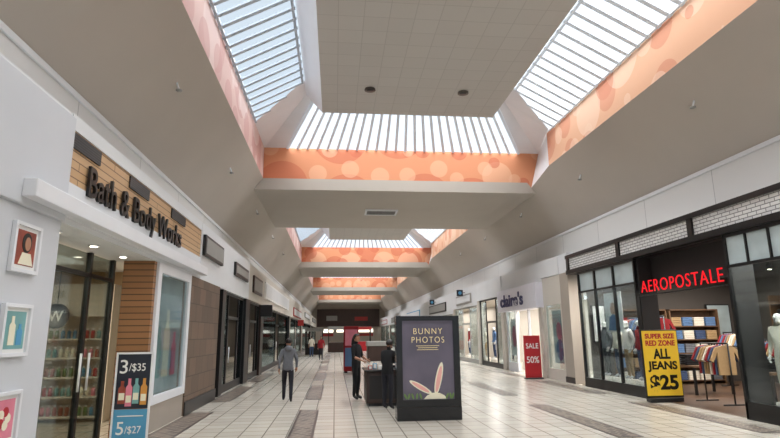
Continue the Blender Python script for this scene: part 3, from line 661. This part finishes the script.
# ------------------------------------------------------------ people
def person(name,label,cat,loc,rotz,J,mats,hair='short',scale=1.0,group=None):
    j={'pel':(0,0,.96),'sp':(0,0,1.13),'ch':(0,0,1.33),'nk':(0,.005,1.49),'h0':(0,.02,1.57),'h1':(0,.025,1.66),'h2':(0,.01,1.74),
       'shL':(-.175,0,1.42),'elL':(-.23,-.02,1.14),'wrL':(-.23,.06,.90),'shR':(.175,0,1.42),'elR':(.23,-.02,1.14),'wrR':(.23,.06,.90),
       'hpL':(-.09,0,.90),'knL':(-.10,.02,.50),'anL':(-.10,-.02,.10),'toL':(-.11,.13,.035),
       'hpR':(.09,0,.90),'knR':(.10,.02,.50),'anR':(.10,-.02,.10),'toR':(.11,.13,.035)}
    j.update(J)
    rad={'pel':(.15,.11),'sp':(.135,.10),'ch':(.165,.115),'nk':(.055,.055),'h0':(.065,.075),'h1':(.078,.098),'h2':(.055,.07),
       'shL':(.07,.07),'elL':(.048,.048),'wrL':(.032,.03),'shR':(.07,.07),'elR':(.048,.048),'wrR':(.032,.03),
       'hpL':(.095,.1),'knL':(.066,.066),'anL':(.045,.05),'toL':(.042,.03),'hpR':(.095,.1),'knR':(.066,.066),'anR':(.045,.05),'toR':(.042,.03)}
    ks=list(j); idx={k:i for i,k in enumerate(ks)}
    E=[('pel','sp','top'),('sp','ch','top'),('ch','nk','top'),('nk','h0','skin'),('h0','h1','skin'),('h1','h2','skin'),
       ('ch','shL','top'),('shL','elL','top'),('elL','wrL','sleeve'),('ch','shR','top'),('shR','elR','top'),('elR','wrR','sleeve'),
       ('pel','hpL','pants'),('hpL','knL','pants'),('knL','anL','pants'),('anL','toL','shoe'),('pel','hpR','pants'),('hpR','knR','pants'),('knR','anR','pants'),('anR','toR','shoe')]
    me=bpy.data.meshes.new('sk'); me.from_pydata([j[k] for k in ks],[(idx[a],idx[b]) for a,b,c in E],[])
    ob=bpy.data.objects.new('sk',me); COL.objects.link(ob)
    ob.modifiers.new('s','SKIN'); ob.modifiers.new('d','SUBSURF').levels=2
    sv=me.skin_vertices[0].data
    for k in ks: sv[idx[k]].radius=rad[k]
    for k in ks: sv[idx[k]].use_root=(k=='pel')
    bpy.context.view_layer.update()
    dg=bpy.context.evaluated_depsgraph_get()
    m2=bpy.data.meshes.new_from_object(ob.evaluated_get(dg))
    bpy.data.objects.remove(ob)
    order=['skin','top','sleeve','pants','shoe','hair','eye']
    ml=[mats.get(o_,mats.get('top')) for o_ in order]; ml[5]=mats['hair']; ml[6]=M['black']
    bm=bmesh.new(); bm.from_mesh(m2); bpy.data.meshes.remove(m2)
    segs=[(Vector(j[a]),Vector(j[b]),c,(rad[a][0]+rad[b][0])/2) for a,b,c in E]
    for f_ in bm.faces:
        c=f_.calc_center_median(); best=None
        for a,b,r,rr in segs:
            ab=b-a; t=max(0,min(1,(c-a).dot(ab)/ab.length_squared)); dd=(c-(a+ab*t)).length/rr
            if best is None or dd<best[0]: best=(dd,r)
        f_.material_index=order.index(best[1]); f_.smooth=True
    for f_ in bm.faces:
        c=f_.calc_center_median()
        if c.z>.88 and c.z<1.1 and f_.material_index==3: f_.material_index=1
    for sd in ('L','R'):
        w=Vector(j['wr'+sd]); el=Vector(j['el'+sd]); d=(w-el).normalized()
        side=Vector((1,0,0)); fw=d.cross(side).normalized() if abs(d.x)<.9 else Vector((0,0,1))
        tube(bm,[w-d*.02,w+d*.03,w+d*.08,w+d*.095],[.026,.036,.038,.026],8,0,.6)
        for q in range(4):
            o=fw*((q-1.5)*.019); L_=(.07,.08,.075,.06)[q]
            s0=w+d*.085+o; inn=Vector((-1 if sd=='R' else 1,0,0))
            tube(bm,[s0,s0+d*L_*.5+inn*.008,s0+d*L_*.85+inn*.028],[.009,.0085,.006],6,0)
        if fw.y<0: th=w+d*.03-fw*.03; fs=-fw
        else: th=w+d*.03+fw*.03; fs=fw
        tube(bm,[th,th+fs*.025+d*.03,th+fs*.03+d*.06],[.012,.010,.007],6,0)
    h=Vector(j['h1'])
    tube(bm,[h+Vector((0,.085,.02)),h+Vector((0,.112,-.015)),h+Vector((0,.09,-.028))],[.008,.014,.008],6,0)
    for sx in (-1,1):
        ball(bm,h+Vector((sx*.032,.085,.02)),(.011,.006,.007),6,1)
        ball(bm,h+Vector((sx*.082,0,0)),(.012,.022,.032),0,1)
    ball(bm,h+Vector((0,.082,-.055)),(.024,.006,.006),6,1)
    bmesh.ops.scale(bm,vec=(scale,)*3,verts=bm.verts)
    t=Thing(name,label,cat,loc,group)
    bmesh.ops.translate(bm,vec=Vector(loc),verts=bm.verts)
    mkobj(bm,'body',ml,loc,t.e)
    if hair:
        hb=bmesh.new(); c=h+Vector((0,-.008,.028))
        ball(hb,c,(.092,.108,.098),0,3)
        dl=[v_ for v_ in hb.verts if (v_.co.y>c.y+.035 and v_.co.z<c.z+.035) or (v_.co.z<c.z-.06)]
        bmesh.ops.delete(hb,geom=dl,context='VERTS')
        if hair=='long':
            tube(hb,[h+Vector((0,-.06,.04)),h+Vector((0,-.085,-.06)),h+Vector((0,-.10,-.18)),h+Vector((0,-.095,-.28))],[.07,.085,.085,.04],12,0,.5)
        bmesh.ops.scale(hb,vec=(scale,)*3,verts=hb.verts)
        bmesh.ops.translate(hb,vec=Vector(loc),verts=hb.verts)
        mkobj(hb,'hair',mats['hair'],loc,t.e)
    t.e.rotation_euler=(0,0,rotz)
    return t
man=person('person','person in grey hooded sweatshirt and dark trousers walking away','person',(-1.26,15.4,0),math.radians(4),
  {'knL':(-.10,.16,.53),'anL':(-.10,.20,.11),'toL':(-.11,.35,.05),'knR':(.10,-.02,.50),'anR':(.10,-.22,.14),'toR':(.11,-.10,.03),
   'elL':(-.25,-.10,1.16),'wrL':(-.25,-.05,.92),'elR':(.25,.02,1.14),'wrR':(.24,.14,.94)},
  dict(skin=M['skin'],top=M['greyhood'],sleeve=M['greyhood'],pants=M['darkpant'],shoe=M['shoe'],hair=M['hairm']),'short',.94)
man_h=bmesh.new(); ball(man_h,(0,-.085,1.40),(.11,.07,.08),0,2)
mkobj(man_h,'hood',M['greyhood'],(0,0,0),man.e)
person('person','person in black clothes with dark hair standing at the kiosk counter','person',(.60,15.62,0),math.radians(-120),
  {'elL':(-.24,.06,1.15),'wrL':(-.16,.26,1.06),'elR':(.24,.04,1.15),'wrR':(.16,.25,1.06)},
  dict(skin=M['skin'],top=M['blackcloth'],sleeve=M['skin'],pants=M['blackcloth'],shoe=M['shoe'],hair=M['hairm']),'long',1.0)
person('person','person in dark jacket leaning beside the kiosk counter','person',(1.27,13.45,0),math.radians(-40),
  {'ch':(0,.04,1.32),'nk':(0,.07,1.47),'h0':(0,.10,1.55),'h1':(0,.12,1.63),'h2':(0,.11,1.71),'shL':(-.175,.05,1.41),'shR':(.175,.05,1.41),'elR':(.24,.12,1.16),'wrR':(.2,.3,1.08),'elL':(-.22,.10,1.14),'wrL':(-.17,.28,1.04)},
  dict(skin=M['skin2'],top=M['blackcloth'],sleeve=M['blackcloth'],pants=M['darkpant'],shoe=M['shoe'],hair=M['hairm']),'short',.93)
person('person','distant person in red top and dark trousers walking along the mall','person',(-.98,40.3,0),math.radians(175),
  {'knL':(-.10,.12,.52),'anL':(-.10,.14,.11),'toL':(-.11,.28,.05)},
  dict(skin=M['skin'],top=M['redcloth'],sleeve=M['redcloth'],pants=M['darkpant'],shoe=M['shoe'],hair=M['hairm']),'long',.95)
person('person','distant person in white top walking in the far concourse','person',(-1.9,46,0),math.radians(0),{},
  dict(skin=M['skin'],top=M['creamcloth'],sleeve=M['skin'],pants=M['denim'],shoe=M['shoe'],hair=M['hairm']),'short',.95)
def manq(loc,rot,top,pants,lb,sleeve=None):
    return person('mannequin',lb,'mannequin',loc,rot,{'elL':(-.25,-.06,1.15),'wrL':(-.22,.04,.92)},
      dict(skin=M['manneq'],top=M[top],sleeve=M[sleeve or top],pants=M[pants],shoe=M['shoew'],hair=M['manneq']),None,1.0)
R90=math.radians(90)
for (x,y,r,tp,pn,lb) in ((8.9,14.8,R90,'creamcloth','denim','white mannequin in cream jacket and jeans behind shop window'),
    (8.95,15.45,R90,'redcloth','denim','white mannequin in red hoodie and jeans behind shop window'),
    (8.9,16.1,R90,'manneq','tan','white mannequin in white top and tan trousers behind shop window'),
    (8.95,16.8,R90,'creamcloth','denim','white mannequin in pale sweater and jeans behind shop window'),
    (8.9,17.45,R90,'greyhood','darkpant','white mannequin in grey sweater and dark trousers behind window'),
    (8.9,10.25,R90*1.2,'creamcloth','creamcloth','white mannequin in pale cream outfit behind shop window'),
    (8.85,9.6,R90*1.2,'manneq','denim','white mannequin in white shirt and jeans behind shop window'),
    (8.9,8.95,R90,'creamcloth','tan','white mannequin in cream shirt and tan trousers behind shop window'),
    (8.9,8.2,R90,'bluecloth','denim','white mannequin in blue shirt and jeans behind shop window'),
    (9.0,27.6,R90,'redcloth','darkpant','white mannequin in red top behind shop window'),
    (9.0,28.4,R90,'tan','denim','white mannequin in tan top behind shop window'),
    (9.0,30.6,R90,'bluecloth','denim','white mannequin in blue top behind shop window'),
    (9.0,32.6,R90,'creamcloth','tan','white mannequin in cream top behind shop window'),
    (9.0,36.4,R90,'redcloth','denim','white mannequin in dark red top behind shop window'),
    (9.0,40.2,R90,'bluecloth','tan','white mannequin in blue sweater behind shop window')):
    m_=manq((x,y,.35),r,tp,pn,lb)
    m_.tubes('stand',[([(x,y,.0),(x,y,.35)],[.25,.25])],M['shelfw'],20)

def shelfunit(x0,x1,y,lb):
    t=Thing('clothes_shelf',lb,'shelf',((x0+x1)/2,y,0))
    t.box('cabinet_body',[(x0,x0+.04,y,y+.45,0,2.5),(x1-.04,x1,y,y+.45,0,2.5),(x0,x1,y+.42,y+.45,0,2.5),(x0,x1,y,y+.45,2.46,2.5)],M['wood'])
    for z in (.1,.55,1.0,1.45,1.9): t.box('shelf_board',(x0+.04,x1-.04,y,y+.42,z,z+.03),M['wood'])
shelfunit(9.6,11.4,17.9,'oak shelf unit stacked with folded clothes in the clothing shop')
shelfunit(11.5,13.3,17.9,'second oak shelf unit stacked with folded clothes')
fp=[]
for mm in ('creamcloth','denim','redcloth','greyhood','bluecloth','tan','blackcloth'):
    t=Thing('folded_garment','folded clothing stack lying on an oak shelf','clothing',(9.85,18.1,.13),'folded clothes on the shop shelves')
    t.box('garment_body',[(9.67,10.03,17.93,18.25,.131+.06*q,.186+.06*q) for q in range(5)],M[mm],.012); fp.append(t)
k=0
for x00 in (9.85,11.75):
    for z in (.13,.58,1.03,1.48,1.93):
        for i in range(4):
            p=(x00+i*.42,18.1,z)
            if k<7: fp[k].e.location=p
            else: dup(fp[random.randrange(7)],p)
            k+=1
for (x,y) in ((10.5,12.3),(10.6,15.2)):
    t=Thing('display_table','oak display table with folded clothes inside the clothing shop','table',(x,y,0))
    t.box('table_top',(x-.6,x+.6,y-.45,y+.45,.74,.8),M['wood'],.01)
    for sx in (-.55,.55):
        for sy in (-.4,.4): t.box('leg',(x+sx-.03,x+sx+.03,y+sy-.03,y+sy+.03,0,.74),M['black'])
    for q in (-.38,.02,.42):
        dup(fp[int((q+1)*10)%7],(x+q-.02,y,.8))
cols=['creamcloth','redcloth','bluecloth','greyhood','tan','denim']
sproto={}
def rack(rx,ry,hz,n):
    rk=Thing('clothing_rack','black metal clothing rack with hanging shirts','clothing rack',(rx,ry,0),'clothing racks in the clothing shop')
    L=n*.1/2+.1
    rk.tubes('rack_frame',[([(rx,ry-L,0),(rx,ry-L,hz)],[.02,.02]),([(rx,ry+L,0),(rx,ry+L,hz)],[.02,.02]),([(rx,ry-L,hz),(rx,ry+L,hz)],[.02,.02]),([(rx-.3,ry-L,.02),(rx+.3,ry-L,.02)],[.02,.02]),([(rx-.3,ry+L,.02),(rx+.3,ry+L,.02)],[.02,.02])],M['black'])
    for i in range(n):
        y=ry-L+.14+i*.1; mm=cols[random.randrange(6)]
        if mm not in sproto:
            t=Thing('hanging_shirt','shirt on a hanger on a black clothing rack','clothing',(rx,y,hz),'shirts on the clothing racks')
            c=hz-.05
            t.poly('shirt_body',[(rx-.22,c-.7),(rx+.22,c-.7),(rx+.22,c-.15),(rx+.35,c-.4),(rx+.42,c-.35),(rx+.26,c-.05),(rx+.06,c),(rx-.06,c),(rx-.26,c-.05),(rx-.42,c-.35),(rx-.35,c-.4),(rx-.22,c-.15)],M[mm],'S',y,.05)
            t.tubes('hanger',[([(rx,y-.02,hz-.06),(rx,y-.02,hz-.02)],[.006,.006])],M['frost'])
            sproto[mm]=t
        else: dup(sproto[mm],(rx,y,hz))
rack(11.9,14,1.5,14); rack(9.5,13.1,1.45,8); rack(12.9,11.6,1.75,18); rack(9.7,6.8,1.5,10); rack(12.8,16.4,1.7,12); rack(10.6,9.6,1.5,16); rack(13.6,14,2.1,20); rack(11.8,9.4,1.9,16); rack(9.7,16.4,2.2,18); rack(11.5,12.0,1.6,10)
t=Thing('clothes_shelf','wide wall shelving with folded clothes on back wall','shelf',(14.7,13,0))
t.box('cabinet_body',[(14.5,14.99,9.0,9.05,0,2.9),(14.5,14.99,16.95,17.0,0,2.9),(14.95,14.99,9.0,17.0,0,2.9)],M['wood'])
for z in (.1,.6,1.1,1.6,2.1,2.6): t.box('shelf_board',(14.5,14.95,9.05,16.95,z,z+.03),M['wood'])
for z in (.13,.63,1.13,1.63,2.13):
    for i in range(16): dup(fp[random.randrange(7)],(14.72,9.4+i*.48,z),rotz=math.pi/2)
for (x,w,mm) in ((9.05,.5,'print_w'),(13.4,.9,'greyart')):
    t=Thing('framed_poster','framed fashion poster on the clothing shop back wall','poster',(x,18.6,1.8))
    t.box('poster_frame',(x,x+w,18.62,18.69,1.4,2.7),M['black']); t.box('print',(x+.04,x+w-.04,18.6,18.62,1.44,2.66),M[mm])

# ------------------------------------------------------------ lights
def light(kind,loc,e,size=.2,color=(1,1,1),rot=(0,0,0),sy=None):
    l=bpy.data.lights.new(kind.lower()+'_lamp',kind); l.energy=e; l.color=color
    if kind=='AREA':
        l.size=size
        if sy: l.shape='RECTANGLE'; l.size_y=sy
    o=bpy.data.objects.new(l.name,l); COL.objects.link(o); o.location=loc; o.rotation_euler=rot; return o
light('AREA',(-6.2,8,3.15),320,3,(1,.88,.70),sy=6)
light('AREA',(11.8,14.5,3.5),360,4,(1,.94,.86),sy=6)
light('AREA',(11.8,8.5,3.5),200,4,(1,.94,.86),sy=4)
light('AREA',(8.8,16.2,3.7),200,.4,(1,.96,.9),sy=3)
light('AREA',(8.8,8.6,3.7),240,.4,(1,.96,.9),sy=4)
light('AREA',(10.2,23,3.2),360,2,(1,.97,.93),sy=5)
light('AREA',(10.0,32,3.55),560,2.5,(1,.97,.93),sy=8)
light('AREA',(-6.2,24,3.15),90,3,(1,.9,.75),sy=10)
for y in (45,65,88):
    light('AREA',(-6.2,y,3.15),170,3,(1,.9,.75),sy=12); light('AREA',(10.0,y,3.55),480,2.5,(1,.95,.88),sy=12)
sl=bpy.data.lights.new('overcast_sun','SUN'); sl.energy=21; sl.angle=math.radians(120); sl.color=(1,.995,.985)
so=bpy.data.objects.new('overcast_sun',sl); COL.objects.link(so); so.location=(2,20,30)
so.rotation_euler=(math.radians(-8),0,0)
w=bpy.data.worlds.new('World'); S.world=w; w.use_nodes=True
bg=w.node_tree.nodes['Background']; bg.inputs['Color'].default_value=(.66,.72,.78,1); bg.inputs['Strength'].default_value=1.0

# ------------------------------------------------------------ camera
cd=bpy.data.cameras.new('camera'); cd.sensor_width=36; cd.lens=540*36/780; cd.clip_end=500
co=bpy.data.objects.new('camera',cd); COL.objects.link(co)
R=Matrix.Rotation(-math.radians(5.82),4,'Z')@Matrix.Rotation(math.pi/2+math.radians(12.06),4,'X')@Matrix.Rotation(math.radians(-0.6),4,'Z')
co.matrix_world=Matrix.Translation((0,0,1.75))@R
S.camera=co
